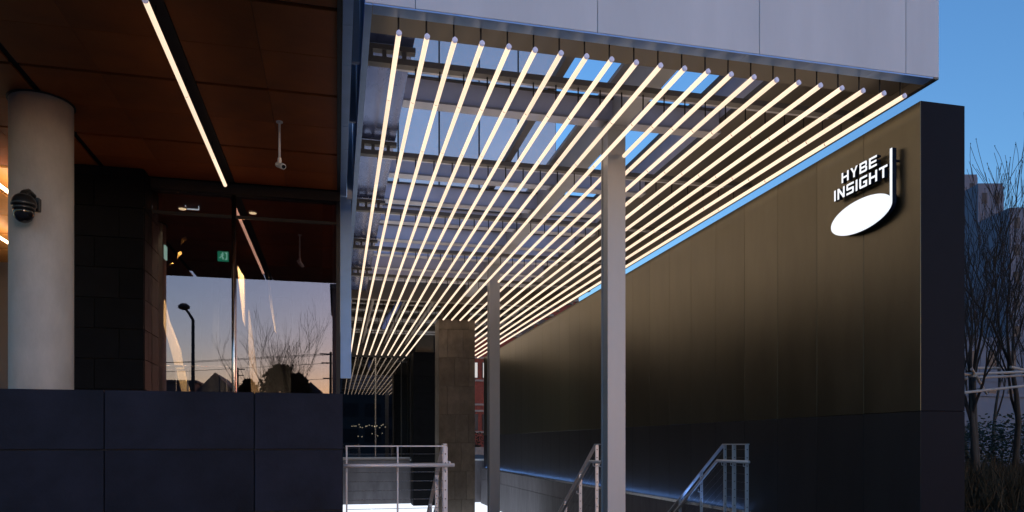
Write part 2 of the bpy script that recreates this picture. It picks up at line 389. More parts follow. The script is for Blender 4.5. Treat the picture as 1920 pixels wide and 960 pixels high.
# glazing of the terrace room
YG = 10.5
gz = part('glazing_frame', B(-2.333, .04, YG-.04, YG+.04, GROUND, GROUND+.08), 'black', bl)
for a, b in ((-2.33, -1.352), (-1.308, -.012)):
    part('pane', B(a, b, YG-.006, YG+.006, GROUND+.085, 2.98), 'lobby_glass', gz)
    part('pane', B(a, b, YG-.006, YG+.006, 3.03, 3.28), 'lobby_glass', gz)
part('transom', B(-2.33, -.01, YG-.02, YG+.025, 2.985, 3.025), 'black', gz)
part('jamb', B(-.01, .04, YG-.05, YG+.05, GROUND+.081, 3.28), 'black', gz)
part('mullion', MB().tube((-1.33, YG-.03, GROUND), (-1.33, YG-.03, 3.28), .028, n=14), 'stainless', bl, smooth=True)
part('corner_panel', B(.045, .19, YG, YG+.06, .9, 3.38), 'trim_sky_tint', bl)
part('side_wall', B(-.2, -.02, YG+.3, 28.0, GROUND, ZS+.02), 'tile_dark', bl)
part('side_fin', B(-.06, .0, YG+.06, YG+.30, GROUND, ZS), 'interior_pale', bl)
# room behind the glass
part('room_side_wall', B(-3.44, -3.36, 11.102, 15.0, GROUND, ZS-.003), 'interior', bl)
part('room_back_wall', B(-3.36, -.2, 15.0, 15.2, GROUND, ZS), 'interior', bl)
part('room_floor', B(-3.36, -.2, 11.102, 15.0, GROUND+.001, GROUND+.02), 'interior', bl)
# the passage far left, with the copper ceiling going on
for i in range(4):
    xa = -3.45-1.0*i
    for j in range(5):
        ya = 10.45+1.1*j
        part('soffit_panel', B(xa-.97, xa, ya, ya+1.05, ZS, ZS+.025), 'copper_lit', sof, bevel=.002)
part('passage_wall', B(-9.0, -3.45, 15.9, 16.1, GROUND, ZS), 'interior_pale', bl)
# roof edge trim along the court
GL = 'light tubes under the copper ceiling'
light_tube(-1.375, Y0-.02, 10.02, 'single glowing light tube under the copper brown ceiling panels', GL, seglen=1.545, rods=[(6.3, .13), (7.5, .13), (9.0, .13)])
light_tube(-4.15, 9.4, 15.6, 'glowing light tube behind the round column at the far left edge', GL, seglen=1.545, rods=[(10.2, .13), (12, .13), (14, .13)], allround=True, bright=True)
light_tube(-3.72, 10.5, 15.6, 'unseen light tube added beside the dark stone wall to brighten the passage', GL, seglen=1.545, rods=[(11, .13), (13, .13), (15, .13)], allround=True, bright=True)  # extra tube out of view, added to brighten the passage ceiling
light_tube(-5.2, 9.4, 15.6, 'light tube above the far left passage, mostly hidden by round column', GL, seglen=1.545, rods=[(10.2, .13), (12, .13), (14, .13)], allround=True, bright=True)

# low wall in front of the terrace
YLW = 6.92
lw = thing('low_wall', (-3, YLW+.2, GROUND), 'low wall of dark navy panels in front of the terrace', 'wall')
part('wall_core', B(-9.0, .028, YLW+.03, YLW+.4, GROUND, .44), 'black', lw)
ZP = [(-.050+.003, .452), (-.60+.003, -.056), (GROUND, -.606)]
xs = [.05, -.708, -1.912, -3.116, -4.32, -5.524, -6.73, -7.93]
for z0, z1 in ZP:
    for a, b in zip(xs[1:], xs):
        part('wall_panel', B(a+.004, b-.004, YLW, YLW+.028, z0, z1), 'navy_panel', lw, bevel=.003)
    part('wall_panel', B(.03, .052, YLW+.03, YLW+.4, z0, z1), 'navy_panel', lw, bevel=.003)
part('wall_panel', B(.03, .052, YLW+.404, 9.19, GROUND, .44), 'navy_panel', lw)

# round column
pc = thing('round_column', (-2.885, 8.38, GROUND), 'thick round pale concrete column on the terrace at the left', 'column')
part('shaft', MB().lathe([(.281, 0), (.281, ZS-GROUND-.001)], (-2.885, 8.38, GROUND), 64), 'concrete_col', pc, smooth=True)
part('top_ring', MB().lathe([(.30, 0), (.30, .012)], (-2.885, 8.38, ZS-.0135), 48), 'black', pc)
for p_ in pc.children:
    if p_.name.startswith('shaft'):
        for f in p_.data.polygons: f.use_smooth = abs(f.normal.z) < .5
# dome camera on the column
pd = atY(52, 392, 8.02)
dc = thing('dome_camera', (pd.x, pd.y, pd.z-.2), 'black security camera dome mounted on the round concrete column', 'security camera')
q = Vector((pd.x, pd.y, pd.z))
part('mount_plate', B(q.x-.02, q.x+.085, q.y+.04, q.y+.10, q.z+.0, q.z+.13), 'camera_black', dc, bevel=.006)
part('arm', MB().path([(q.x+.03, q.y+.06, q.z+.14), (q.x+.012, q.y-.02, q.z+.165), (q.x-.005, q.y-.08, q.z+.13), (q.x-.005, q.y-.08, q.z+.09)], [.028, .026, .028, .05], 10), 'camera_black', dc, smooth=True)
part('knuckle', B(q.x-.03, q.x+.03, q.y-.05, q.y+.045, q.z+.12, q.z+.175), 'camera_black', dc, bevel=.01)
part('housing', MB().lathe([(.10, 0), (.108, .008), (.108, .025), (.098, .06), (.082, .09), (.055, .11), (.02, .118)], (q.x-.005, q.y-.08, q.z), 28), 'camera_black', dc, smooth=True)
part('collar', MB().lathe([(.092, 0), (.096, .012), (.096, .028), (.09, .034)], (q.x-.005, q.y-.08, q.z-.036), 28), 'camera_black', dc, smooth=True)
part('dome_cover', MB().lathe([(.012, 0), (.04, .008), (.066, .03), (.082, .062), (.088, .10), (.088, .118)], (q.x-.005, q.y-.08, q.z-.155), 28), 'dome', dc, smooth=True)
# camera on a drop pole
cp = Vector((-.595, 8.29, 2.93))
cc = thing('drop_camera', (cp.x, cp.y, cp.z), 'small white security camera on a pole hanging from the copper ceiling', 'security camera')
part('ceiling_flange', MB().lathe([(.035, 0), (.035, .012)], (cp.x, cp.y, ZS-.0125), 16), 'white_paint', cc)
part('pole', MB().tube((cp.x, cp.y, cp.z+.10), (cp.x, cp.y, ZS-.013), .0125, n=12), 'white_paint', cc, smooth=True)
part('bracket', MB().tube((cp.x, cp.y, cp.z+.05), (cp.x, cp.y, cp.z+.10), .02, n=12), 'white_paint', cc)
part('camera_body', MB().tube((cp.x-.02, cp.y+.05, cp.z+.05), (cp.x+.045, cp.y-.07, cp.z-.01), .03, n=14), 'white_paint', cc, smooth=False)
part('lens', MB().tube((cp.x+.0455, cp.y-.071, cp.z-.0105), (cp.x+.05, cp.y-.08, cp.z-.015), .02, n=12), 'dome', cc)

# ------------------------------------------------------------------ things in the terrace room
def board(px, Y, th, label, name='timber_fin'):
    pts = [atY(x, y, Y) for x, y in px]
    n = len(pts); mb = MB(); mb.poly(pts+[p+Vector((0, th, 0)) for p in pts], [tuple(range(n-1, -1, -1)), tuple(range(n, 2*n))]+[(i, (i+1) % n, n+(i+1) % n, n+i) for i in range(n)])
    o = part(name, mb, 'timber_pale', None, bevel=.004); tag(o, label, 'timber fin', 'pale timber fins leaning behind the glass')
def down(px, py, tgt): 
    a, b = atY(px, py, tgt), atY(px, py, tgt); return a
board([(307, 560), (316, 600), (337, 655), (341, 680), (372, 800), (357, 800), (318, 650), (306, 610)], 12.3, .10, 'pale leaning timber fin beside the dark stone wall')
board([(445, 497), (458, 520), (459, 612), (455, 600), (446, 515)], 12.0, .08, 'short pointed pale timber fin just right of the steel mullion')
board([(466, 580), (471, 612), (494, 800), (476, 800), (466, 660)], 11.8, .10, 'tall pale timber fin in the middle of the right pane')
board([(502, 508), (505, 520), (518, 625), (515, 620), (504, 560)], 12.8, .06, 'thin pale timber sliver hanging in the right pane')
# interior handrail
a = atY(286, 686, 11.0); b = atY(432, 688, 11.0)
ir = thing('inner_handrail', (a.x, 11.0, GROUND), 'steel handrail inside the room behind the left pane', 'railing')
part('top_bar', MB().tube(a, b, .016, n=8), 'stainless', ir); part('lower_bar', MB().tube(a-Vector((0,0,.05)), b-Vector((0,0,.05)), .008, n=8), 'stainless', ir)
for px in (330, 352, 425):
    p = atY(px, 690, 11.0); part('post', MB().tube((p.x, p.y, GROUND+.02), (p.x, p.y, p.z), .011, n=8), 'stainless', ir)
# exit signs
def exit_sign(px, py, w, h, Y, label, side=False):
    p = atY(px, py, Y); t = thing('exit_sign', (p.x, p.y, p.z-h/2), label, 'exit sign')
    part('housing', B(p.x-w/2, p.x+w/2, Y, Y+.05, p.z-h/2, p.z+h/2), 'exit_green', t)
    y = Y-.003
    def q(pts): part('figure', MB().poly([(p.x+u*w/2, y, p.z+v*h/2) for u, v in pts]+[(p.x+u*w/2, y-.002, p.z+v*h/2) for u, v in pts], [tuple(range(len(pts))), tuple(range(2*len(pts)-1, len(pts)-1, -1))]), 'exit_white', t)
    q([(.35, -.75), (.8, -.75), (.8, .75), (.35, .75), (.35, .55), (.62, .55), (.62, -.55), (.35, -.55)])
    q([(-.15, .45), (.05, .45), (.05, .75), (-.15, .75)]); q([(-.45, .3), (.05, .38), (.2, .1), (.0, .05), (-.1, .2), (-.4, .12)])
    q([(-.25, .1), (-.05, .18), (-.05, -.2), (.15, -.35), (.1, -.75), (-.08, -.7), (-.05, -.42), (-.28, -.2)]); q([(-.3, -.1), (-.32, -.35), (-.7, -.55), (-.7, -.35), (-.5, -.25), (-.45, -.05)])
exit_sign(418, 480, .16, .15, 12.4, 'small green running figure exit sign behind the left glass pane')
p = atY(307, 465, 12.6)
tag(part('exit_strip', B(p.x, p.x+.022, 12.6, 12.75, p.z-.16, p.z+.05), 'exit_white'), 'edge-on green exit sign glowing beside the stone wall return', 'exit sign')
# hanging light frame, gold pendants, ceiling downlights
a = atY(347, 392, 11.6); b = atY(373, 336, 11.6)
lf = thing('hanging_screen', (a.x, 11.6, a.z), 'thin white light outline of a hanging screen in left pane', 'screen')
part('bottom_strip', B(a.x, b.x, 11.6, 11.62, a.z, a.z+.014), 'led_white', lf); part('side_strip', B(a.x, a.x+.008, 11.6, 11.62, a.z+.015, b.z), 'led_white', lf); part('side_strip', B(b.x-.008, b.x, 11.6, 11.62, a.z+.015, b.z), 'led_white', lf)
part('screen', B(a.x+.009, b.x-.009, 11.625, 11.64, a.z+.015, b.z), 'interior', lf)
def pendant(px, Y, label, seed):
    rr = random.Random(seed); p0 = atY(*px[0], Y); t = thing('gold_pendant', (p0.x, p0.y, p0.z), label, 'pendant', 'folded gold pendants behind the glass')
    for (x, y), (w, h) in zip(px, [(.10, .16), (.07, .14), (.06, .05)]):
        c = atY(x, y, Y+rr.uniform(-.1, .1)); k = rr.uniform(-.6, .6)
        pts = [Vector((c.x-w*.5, c.y, c.z-h*.45)), Vector((c.x-w*.1+k*.03, c.y-.04, c.z-h*.1)), Vector((c.x+w*.45, c.y, c.z+h*.15)), Vector((c.x+w*.15, c.y+.03, c.z+h*.5)), Vector((c.x-w*.3, c.y-.02, c.z+h*.2))]
        part('leaf', MB().poly(pts+[v+Vector((0, .012, 0)) for v in pts], [(0,1,4), (1,2,3), (1,3,4), (5,9,6), (6,8,7), (6,9,8)]+[(i, 5+i, 5+(i+1) % 5, (i+1) % 5) for i in range(5)]), 'gold', t)
    part('cable', MB().tube((p0.x, p0.y+.02, p0.z), (p0.x, p0.y+.02, ZS-.002), .002, n=5), 'rod', t)
pendant([(489, 412), (504, 405), (503, 385)], 12.6, 'folded gold pendant high in the right pane', 2)
pendant([(345, 452), (337, 478), (322, 495)], 12.0, 'folded gold pendant low beside the left stone wall', 5)
pendant([(360, 414), (374, 412), (366, 408)], 13.4, 'small folded gold pendant below the light outline', 8)
for px, py, lb in ((342, 390, 'round ceiling downlight left of the light outline'), (474, 398, 'round ceiling downlight right of the steel mullion')):
    d = ray(px, py); p = d*((3.39)/d.z)
    t = thing('downlight', (p.x, p.y, 3.37), lb, 'downlight', 'downlights in the terrace room')
    part('lens', MB().lathe([(.05, 0), (.05, .006)], (p.x, p.y, 3.372), 16), 'led_warm', t); part('ring', MB().lathe([(.062, 0), (.062, .02)], (p.x, p.y, 3.379), 16), 'white_paint', t)
    ld = bpy.data.lights.new('downlight_beam', 'SPOT'); ld.energy = 75 if px < 400 else 110; ld.spot_size = R(110); ld.spot_blend = .6; ld.color = (1, .74, .45); ld.shadow_soft_size = .05
    lo = link('downlight_beam', ld, t, (0, 0, -.02)); 
# steel post inside
p = atY(405, 500, 12.9)
tag(part('inner_post', B(p.x-.05, p.x+.05, 12.9, 13.0, GROUND+.02, p.z), 'black'), 'dark slender post standing inside behind the left pane', 'post')
for a, b, lb in ((378, 431, 'pale tall screen standing inside behind the left pane'), (486, 546, 'pale tall screen standing inside behind the right pane')):
    p, q = atY(a, 556, 13.6), atY(b, 556, 13.6)
    tag(part('pale_screen', B(p.x, q.x, 13.6, 13.66, GROUND+.02, p.z), 'screen_pale', bevel=.005), lb, 'screen', 'pale screens in the terrace room')

# ================================================================== BRONZE SIGN WALL
YW1 = 27.6; ZTOP = .604*XW; ZMID = .31; ZBOT = -.885
sw = thing('sign_wall', (XW+.25, 15, GROUND), 'long bronze metal wall carrying the white music note sign', 'wall')
part('wall_core', B(XW+.03, XW+.47, 6.03, YW1, -2.3, ZTOP-.02), 'black', sw)
part('end_panel', B(XW+.004, XW+.5, 6.0, 6.028, ZMID+.002, ZTOP), 'wall_end', sw, bevel=.003)
part('end_panel', B(XW+.004, XW+.5, 6.0, 6.028, GROUND, ZMID-.002), 'wall_end', sw, bevel=.003)
part('coping', B(XW+.004, XW+.5, 6.03, YW1, ZTOP-.018, ZTOP), 'wall_end', sw)
part('rear_cladding', B(XW+.472, XW+.5, 6.03, YW1, GROUND, ZTOP-.019), 'wall_end', sw)
y = 6.0
while y < YW1:
    y2 = min(y+.785, YW1)
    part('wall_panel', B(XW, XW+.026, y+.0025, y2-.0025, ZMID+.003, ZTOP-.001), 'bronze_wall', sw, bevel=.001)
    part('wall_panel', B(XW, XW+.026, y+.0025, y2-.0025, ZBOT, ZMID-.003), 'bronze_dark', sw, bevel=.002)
    y = y2
part('ledge_cap', B(XW-.118, XW+.03, 6.03, YW1, ZBOT-.04, ZBOT-.022), 'stainless', sw)
part('ledge_lip', B(XW-.124, XW-.1185, 6.03, YW1, ZBOT-.045, ZBOT+.002), 'stainless', sw)
for k in range(14): part('led_strip', B(XW-.100, XW-.070, 9.3+1.3*k, 9.3+1.3*k+1.296, ZBOT-.0215, ZBOT-.012), 'led_blue', sw)
y = 6.03; k = 0
while y < YW1:
    y2 = min(y+1.2, YW1)
    part('base_panel', B(XW-.112, XW+.029, y+.003, y2-.003, -1.318, ZBOT-.041), 'base_stone', sw, bevel=.003)
    part('base_panel', B(XW-.116, XW+.029, y+.003, y2-.003, -2.32, -1.324), 'base_stone', sw, bevel=.003)
    y = y2

# ------------------------------------------------------------------ illuminated sign
XS0, XS1 = XW-.082, XW-.034       # front face, back face of the letters
sg = thing('illuminated_sign', (XW-.08, 7.0, 1.9), 'white glowing music note sign with two lines of lettering on bronze wall', 'sign')
def wp(px, py): p = atX(px, py, XS0); return (-p.y, p.z)       # wall coordinates: reading direction, height
def extrude(name, polys, parent=sg):
    """polys: list of convex-ish outlines in (s, z) wall coordinates, s growing in reading direction (= -y)"""
    mb = MB()
    for P in polys:
        n = len(P)
        f = [(XS0, -s_, z) for s_, z in P]; b = [(XS1, -s_, z) for s_, z in P]
        mb.poly(f+b, [tuple(range(n))], 0); k = len(mb.v)-2*n
        for i in range(n): mb.f.append((k+i, k+n+i, k+n+(i+1) % n, k+(i+1) % n)); mb.m.append(1)
        mb.f.append(tuple(k+n+i for i in range(n-1, -1, -1))); mb.m.append(1)
    o = part(name, mb, ['sign_face', 'sign_side'], parent)
    bm = bmesh.new(); bm.from_mesh(o.data); bmesh.ops.recalc_face_normals(bm, faces=bm.faces); bm.to_mesh(o.data); bm.free()
    return o
def strokes(ch):
    """letters on a 1 x 1 cell: list of quads/polygons that butt without overlapping"""
    t = .23; h = .19; m0, m1 = .5-h/2, .5+h/2
    r = lambda a, b, c, d: [(a, c), (b, c), (b, d), (a, d)]
    if ch == 'H': return [r(0, t, 0, 1), r(1-t, 1, 0, 1), r(t, 1-t, m0, m1)]
    if ch == 'I': return [r(0, 1, 0, 1)]
    if ch == 'E': return [r(0, t, 0, 1), r(t, 1, 0, h), r(t, 1, 1-h, 1), r(t, .95, m0, m1)]
    if ch == 'T': return [r(0, 1, 1-h, 1), r(.5-t/2, .5+t/2, 0, 1-h)]
    if ch == 'N': return [r(0, t, 0, 1), r(1-t, 1, 0, 1), [(t, 1), (t, .66), (1-t, 0), (1-t, .34)]]
    if ch == 'Y': return [r(.5-t/2, .5+t/2, 0, .4), [(.5-t/2, .4), (.5, .4), (.5, .56), (.26, 1), (0, 1)], [(.5, .4), (.5+t/2, .4), (1, 1), (.74, 1), (.5, .56)]]
    if ch == 'B': return [r(0, t, 0, 1), r(t, .9, 0, h), r(t, .88, 1-h, 1), r(t, .86, m0, m1), [(1-t, h), (.9, h), (.9, 0), (1, .1), (1, .42), (.93, .5), (.86, m0), (1-t, m0)], [(1-t, m1), (.86, m1), (.93, .5), (.97, .57), (.97, .9), (.88, 1), (.88, 1-h), (1-t, 1-h)]]
    if ch == 'S': return [r(.1, 1, 1-h, 1), [(0, .92), (0, m0+.06), (.1, m0), (t, m0+.0), (t, 1-h), (.1, 1-h), (.1, 1)], r(t, 1-t, m0, m1), [(1-t, h), (.9, h), (.9, 0), (1, .08), (1, m1-.06), (.9, m1), (1-t, m1)], r(0, .9, 0, h)]
    if ch == 'G': return [r(.1, 1, 1-h, 1), [(.1, 1), (0, .9), (0, .1), (.1, 0), (.1, h), (t, h), (t, 1-h), (.1, 1-h)], r(.1, 1, 0, h), r(1-t, 1, h, .55), r(.5, 1-t, .55-h, .55)]
def word(txt, tl, br_, slant=0):
    """tl: (s,z) top-left, br_: bottom-right in wall coordinates"""
    ws = {'I': .24}; gap = .24
    tot = sum(ws.get(c, 1) for c in txt)+gap*(len(txt)-1); u = (br_[0]-tl[0])/tot; h = tl[1]-br_[1]; x = tl[0]; mid_ = (tl[1]+br_[1])/2; h *= .88; br_ = (br_[0], mid_-h/2)
    for c in txt:
        w = ws.get(c, 1)*u
        extrude('letter', [[(x+a*w, br_[1]+b*h) for a, b in P] for P in strokes(c)])
        x += w+gap*u
s0, z0 = wp(1578, 324); s1, z1 = wp(1644, 313); word('HYBE', (s0, z0), (s1, (wp(1578, 345)[1]+wp(1644, 312)[1])/2))
s0, z0 = wp(1564, 356); s1, z1 = wp(1664, 334); word('INSIGHT', (s0, (wp(1564, 355)[1]+wp(1664, 308)[1])/2), (s1, (wp(1564, 377)[1]+wp(1664, 334)[1])/2))
# note head and stem
cs = [wp(1558, 428), wp(1673, 387)]
sc0 = cs[0][0]; sc1 = cs[1][0]
zt_, zb_ = wp(1632, 364)[1], wp(1594, 442)[1]
cx, cz = (sc0+sc1)/2, (zt_+zb_)/2; aa = (sc1-sc0)/2; bb = (zt_-zb_)/2
SIGN_DIMS = (cx, cz, aa, bb)
stw = .034; ztop = wp(1672, 277)[1]
inner = sc1-stw
th_i = math.acos((inner-cx)/aa)
pts = [(sc1, cz), (sc1, ztop), (inner, ztop)]
n = 64
for i in range(n):
    th = th_i+(2*math.pi-th_i)*i/n
    pts.append((cx+aa*math.cos(th), cz+bb*math.sin(th)))
extrude('note', [pts])
for (s_, z_) in ((cx-.5*aa, cz), (cx+.4*aa, cz), (cx, cz), (sc1-.017, ztop-.12)):
    part('standoff', MB().tube((XS1+.001, -s_, z_), (XW-.001, -s_, z_), .012, n=8), 'sign_side', sg)

# ================================================================== RAILINGS
def railing_y(x, label, inner, yl=8.72):
    """rail along +y: short level part, then down the stair; inner = side (+1/-1) of the round handrail"""
    t = thing('stair_railing', (x, 9.2, GROUND), label, 'railing', 'steel cable railings on the stair')
    yt = 9.33; sl_ = .625
    zt = lambda y: 0.0 if y <= yt else -(y-yt)*sl_
    ye = 11.3
    part('top_rail', MB().box(x-.025, x+.025, yl, yt, -.014, 0).poly([(x-.025, yt, -.014), (x+.025, yt, -.014), (x+.025, ye, zt(ye)-.014), (x-.025, ye, zt(ye)-.014), (x-.025, yt, 0), (x+.025, yt, 0), (x+.025, ye, zt(ye)), (x-.025, ye, zt(ye))],
        [(0,3,2,1), (4,5,6,7), (1,2,6,5), (2,3,7,6), (3,0,4,7)]), 'rail_steel', t)
    xh = x+inner*.055
    part('handrail', MB().path([(xh, yl-(.12 if yl < 9 else .0), -.235), (xh, yt+.08, -.235), (xh, yt+.13, -.262), (xh, ye, -.235-(ye-yt-.08)*sl_)], [.021]*4, 12), 'rail_steel', t, smooth=True)
    def zfloor(y): 
        k = 0 if y < 9.2 else min(6, int((y-9.2)/.28)+1); return max(FLOOR, GROUND-.175*k)
    for y, w in (((yl+.02, .05), (9.06, .058)) if yl < 9 else ())+((yt-.03, .045), (9.98, .045), (10.68, .045), (11.22, .045)):
        zf = zfloor(y)
        p = part('post', B(x-w/2, x+w/2, y-.006, y+.006, zf, zt(y)-.015), 'rail_steel', t, bevel=.0015)
        part('bracket', MB().path([(x+inner*.004, y-.008, zt(y)-.30), (xh, y-.008, zt(y)-.29), (xh, y-.008, zt(y)-.252)], [.006]*3, 6), 'rail_steel', p)
        z = zt(y)-.075
        for i in range(9):
            part('cable_ferrule', MB().tube((x, y-.0105, z), (x, y-.006, z), .007, n=6), 'black', p); z -= .107
    for i in range(9):
        dz = -.075-.107*i
        part('cable', MB().path([(x, yl+.02, dz), (x, yt-.03, dz), (x, 11.22, zt(11.22)+dz+.02)], [.0011]*3, 5), 'tube_house', t)
railing_y(5.17, 'steel cable railing along the stair beside the bronze wall', -1)
railing_y(3.32, 'steel cable railing in mid stair, partly behind the near steel column', -1)
railing_y(1.30, 'steel cable railing going down behind the end of the guardrail', 1, 9.2)
gr = thing('guardrail', (.7, 9.2, GROUND), 'level steel cable guardrail between the dark low wall and the stair', 'railing')
gy = 9.14
part('top_rail', B(.10, 1.315, gy-.022, gy+.022, -.036, -.022), 'rail_steel', gr)
part('handrail', MB().path([(.075, gy-.06, -.262), (.2, gy-.06, -.262), (1.40, gy-.06, -.262)], [.023]*3, 14), 'rail_steel', gr, smooth=True)
for x, w in ((.112, .02), (.715, .02), (1.295, .055)):
    p = part('post', B(x-w/2, x+w/2, gy-.02, gy+.02, GROUND, -.037), 'rail_steel', gr, bevel=.0015)
    part('bracket', MB().path([(x, gy-.021, -.33), (x, gy-.06, -.322), (x, gy-.06, -.284)], [.006]*3, 6), 'rail_steel', p)
    if w > .05:
        for i in range(9): part('cable_ferrule', MB().tube((x, gy-.025, -.125-.11*i), (x, gy-.0201, -.125-.11*i), .008, n=8), 'black', p)
for i in range(9): part('cable', MB().tube((.113, gy, -.125-.11*i), (1.29, gy, -.125-.11*i), .0035, n=6), 'stainless', gr)

# ================================================================== STONE PILLARS
def pillar(x0, x1, y0, y1, zt, label, rowh, m, seed, split):
    rr = random.Random(seed); t = thing('stone_pillar', ((x0+x1)/2, (y0+y1)/2, FLOOR), label, 'pillar', 'stone clad pillars in the court')
    part('core', B(x0+.03, x1-.03, y0+.03, y1-.03, FLOOR, zt-.002), 'dark_gap', t)
    z = FLOOR+.02; k = 0
    while z < zt-.05:
        z2 = min(z+rowh, zt)
        cuts = [x0] + ([x0+(x1-x0)*(.48+rr.uniform(-.05, .05)), x0+(x1-x0)*(.80+rr.uniform(-.04, .04))] if k % 2 else [x0+(x1-x0)*(.22+rr.uniform(-.04, .04)), x0+(x1-x0)*(.62+rr.uniform(-.05, .05))]) + [x1] if split else [x0, x1]
        for a, b in zip(cuts, cuts[1:]):
            d = rr.uniform(0, .003)
            part('stone_tile', B(a+.0025, b-.0025, y0-d, y0+.028, z+.0025, z2-.0025), m, t, bevel=.003)
        part('stone_tile', B(x0, x0+.028, y0+.031, y1-.031, z+.0025, z2-.0025), m, t, bevel=.003)
        part('stone_tile', B(x1-.028, x1, y0+.031, y1-.031, z+.0025, z2-.0025), m, t, bevel=.003)
        z = z2; k += 1
    return t
pl = pillar(2.61, 3.575, 19.6, 20.42, 3.29, 'brown stone clad pillar standing behind the guardrail end', .75, 'basalt', 3, True)
part('neck', B(2.75, 3.45, 19.75, 20.3, 3.292, 4.25), 'dark_ceiling', pl)
pl = pillar(2.66, 3.5, 26.9, 27.75, 3.3, 'darker stone pillar farther back, left behind the brown pillar', .58, 'tile_dark', 4, False)
part('neck', B(2.8, 3.4, 27.0, 27.6, 3.302, 4.25), 'dark_ceiling', pl)

# ================================================================== TALL GLASS BUILDING BEHIND
gb = thing('glass_building', (0, 23, GROUND), 'tall grey glass building rising behind the open canopy roof', 'building')
YC = 18.5
part('core', B(-9.4, 5.36, YC+.1, 45, 4.31, 26), 'dark_ceiling', gb)
mull = [5.5-1.01*k for k in range(14)]
zl = [4.35, 6.05, 8.0, 8.2, 10.2, 12.2, 14.2, 16.2, 18.2, 20.2, 22.2, 24.2, 26]
zl = [4.35, 5.02, 6.35, 8.35, 10.35, 12.35, 14.35, 16.35, 18.35]
for a, b in zip(mull[1:9], mull):
    for z0, z1 in zip(zl, zl[1:]):
        part('glass_panel', B(a+.02, b-.02, YC+random.uniform(0, .004), YC+.03, z0+.02, z1-.02), 'curtain_glass', gb)
part('panel_backing', B(-2.6, 5.5, YC+.034, YC+.095, 4.33, 26), 'black', gb)
part('side_cladding', B(5.37, 5.5, YC+.1, 45, 4.31, 26), 'fascia', gb)
sofz = part('overhang_ceiling', B(-.2, 6.4, YC-.1, 28.2, 4.22, 4.30), 'dark_ceiling', gb)
part('overhang_beam', B(0.05, 6.4, YC-.098, YC+.05, 3.95, 4.218), 'soffit_bronze', gb)
for y in (20.2, 22.4, 24.6, 26.8): part('overhang_beam', B(.05, 6.4, y-.09, y+.09, 3.92, 4.218), 'dark_ceiling', gb)
for k, y in enumerate((19.1, 19.6, 20.9, 21.5, 23.2, 23.7, 25.4, 26.1)):
    part('pipe', MB().tube((.06, y, 3.82+.03*(k % 3)), (6.3, y, 3.82+.03*(k % 3)), .045+.015*(k % 2), n=10), 'pipe_grey', gb, smooth=False)
for k, x in enumerate((.35, .9, 1.7, 2.45, 4.3, 4.9)):
    part('pipe', MB().tube((x, 18.7, 3.70), (x, 27.9, 3.70), .03+.012*(k % 2), n=8), 'pipe_grey', gb)
part('reflection_shape', MB().path([(1.55, 19.3, 3.62), (1.5, 20.5, 3.6), (1.42, 21.4, 3.58), (1.4, 23.4, 3.6)], [.07, .075, .075, .07], 12), 'blue_reflection', gb, smooth=True)  # made-up tube shape, its blue colour stands for a reflection under the overhang
# ground floor of that building: glass lobby front
lob = part('lobby_front', B(.05, 2.66, 28.2, 28.3, -.62, -.50), 'rail_steel', gb)
part('lobby_base', B(.05, 2.66, 28.06, 28.3, FLOOR, -.625), 'base_stone', gb)
for a, b in ((.06, 1.36), (1.42, 2.32), (2.36, 2.65)): part('pane', B(a, b, 28.15, 28.165, -.495, 3.2), 'far_glass', lob)
part('mullion', B(1.37, 1.41, 28.1, 28.19, -.495, 3.2), 'stainless', lob); part('mullion', B(2.325, 2.355, 28.1, 28.19, -.495, 3.2), 'black', lob)
part('lobby_head', B(.05, 2.66, 28.12, 28.25, 3.205, 4.21), 'dark_ceiling', gb)
part('lobby_back', B(.05, 5.3, 36, 36.2, -.5, 4.2), 'interior', gb)
part('lobby_side', B(2.66, 2.76, 28.3, 36, -.5, 4.2), 'interior', gb)
part('lobby_floor', B(.05, 2.66, 28.31, 36, -.6, -.5), 'interior', gb)
rr = random.Random(11)
for i in range(16):
    p = atY(660+i*4.2+rr.uniform(-1.5, 1.5), 800+rr.uniform(-3, 3), 33+rr.uniform(-1, 2))
    tag(part('lobby_lamp', MB().lathe([(.006, 0), (.028, .02), (.028, .04), (.006, .06)], p, 8), 'led_warm'), 'tiny warm lamp glowing deep inside the dark far lobby', 'lamp', 'row of tiny lamps inside the far lobby')
for i in range(5):
    p = atY(668+i*13+rr.uniform(-4, 4), 815+rr.uniform(-5, 6), 33+rr.uniform(-1, 2))
    tag(part('lobby_lamp', MB().lathe([(.006, 0), (.024, .02), (.024, .04), (.006, .06)], p, 8), 'led_warm'), 'tiny warm lamp below the lamp row in the dark far lobby', 'lamp', 'low tiny lamps inside the far lobby')
# retaining wall and street beyond, right of the lobby
rt = thing('rear_retaining_wall', (4.4, 28.2, FLOOR), 'stone retaining wall with pale cap behind the pillars at court end', 'wall')
for k in range(6):
    part('base_panel', B(2.68+k*.68, 2.68+(k+1)*.68-.006, 28.06, 28.28, FLOOR, -.645), 'base_stone', rt, bevel=.003)
part('cap', B(2.67, 6.8, 28.03, 28.32, -.64, -.575), 'white_paint', rt, bevel=.005)
part('backfill', B(2.77, 40, 28.33, 60, GROUND+.002, -.66), 'paving', rt)

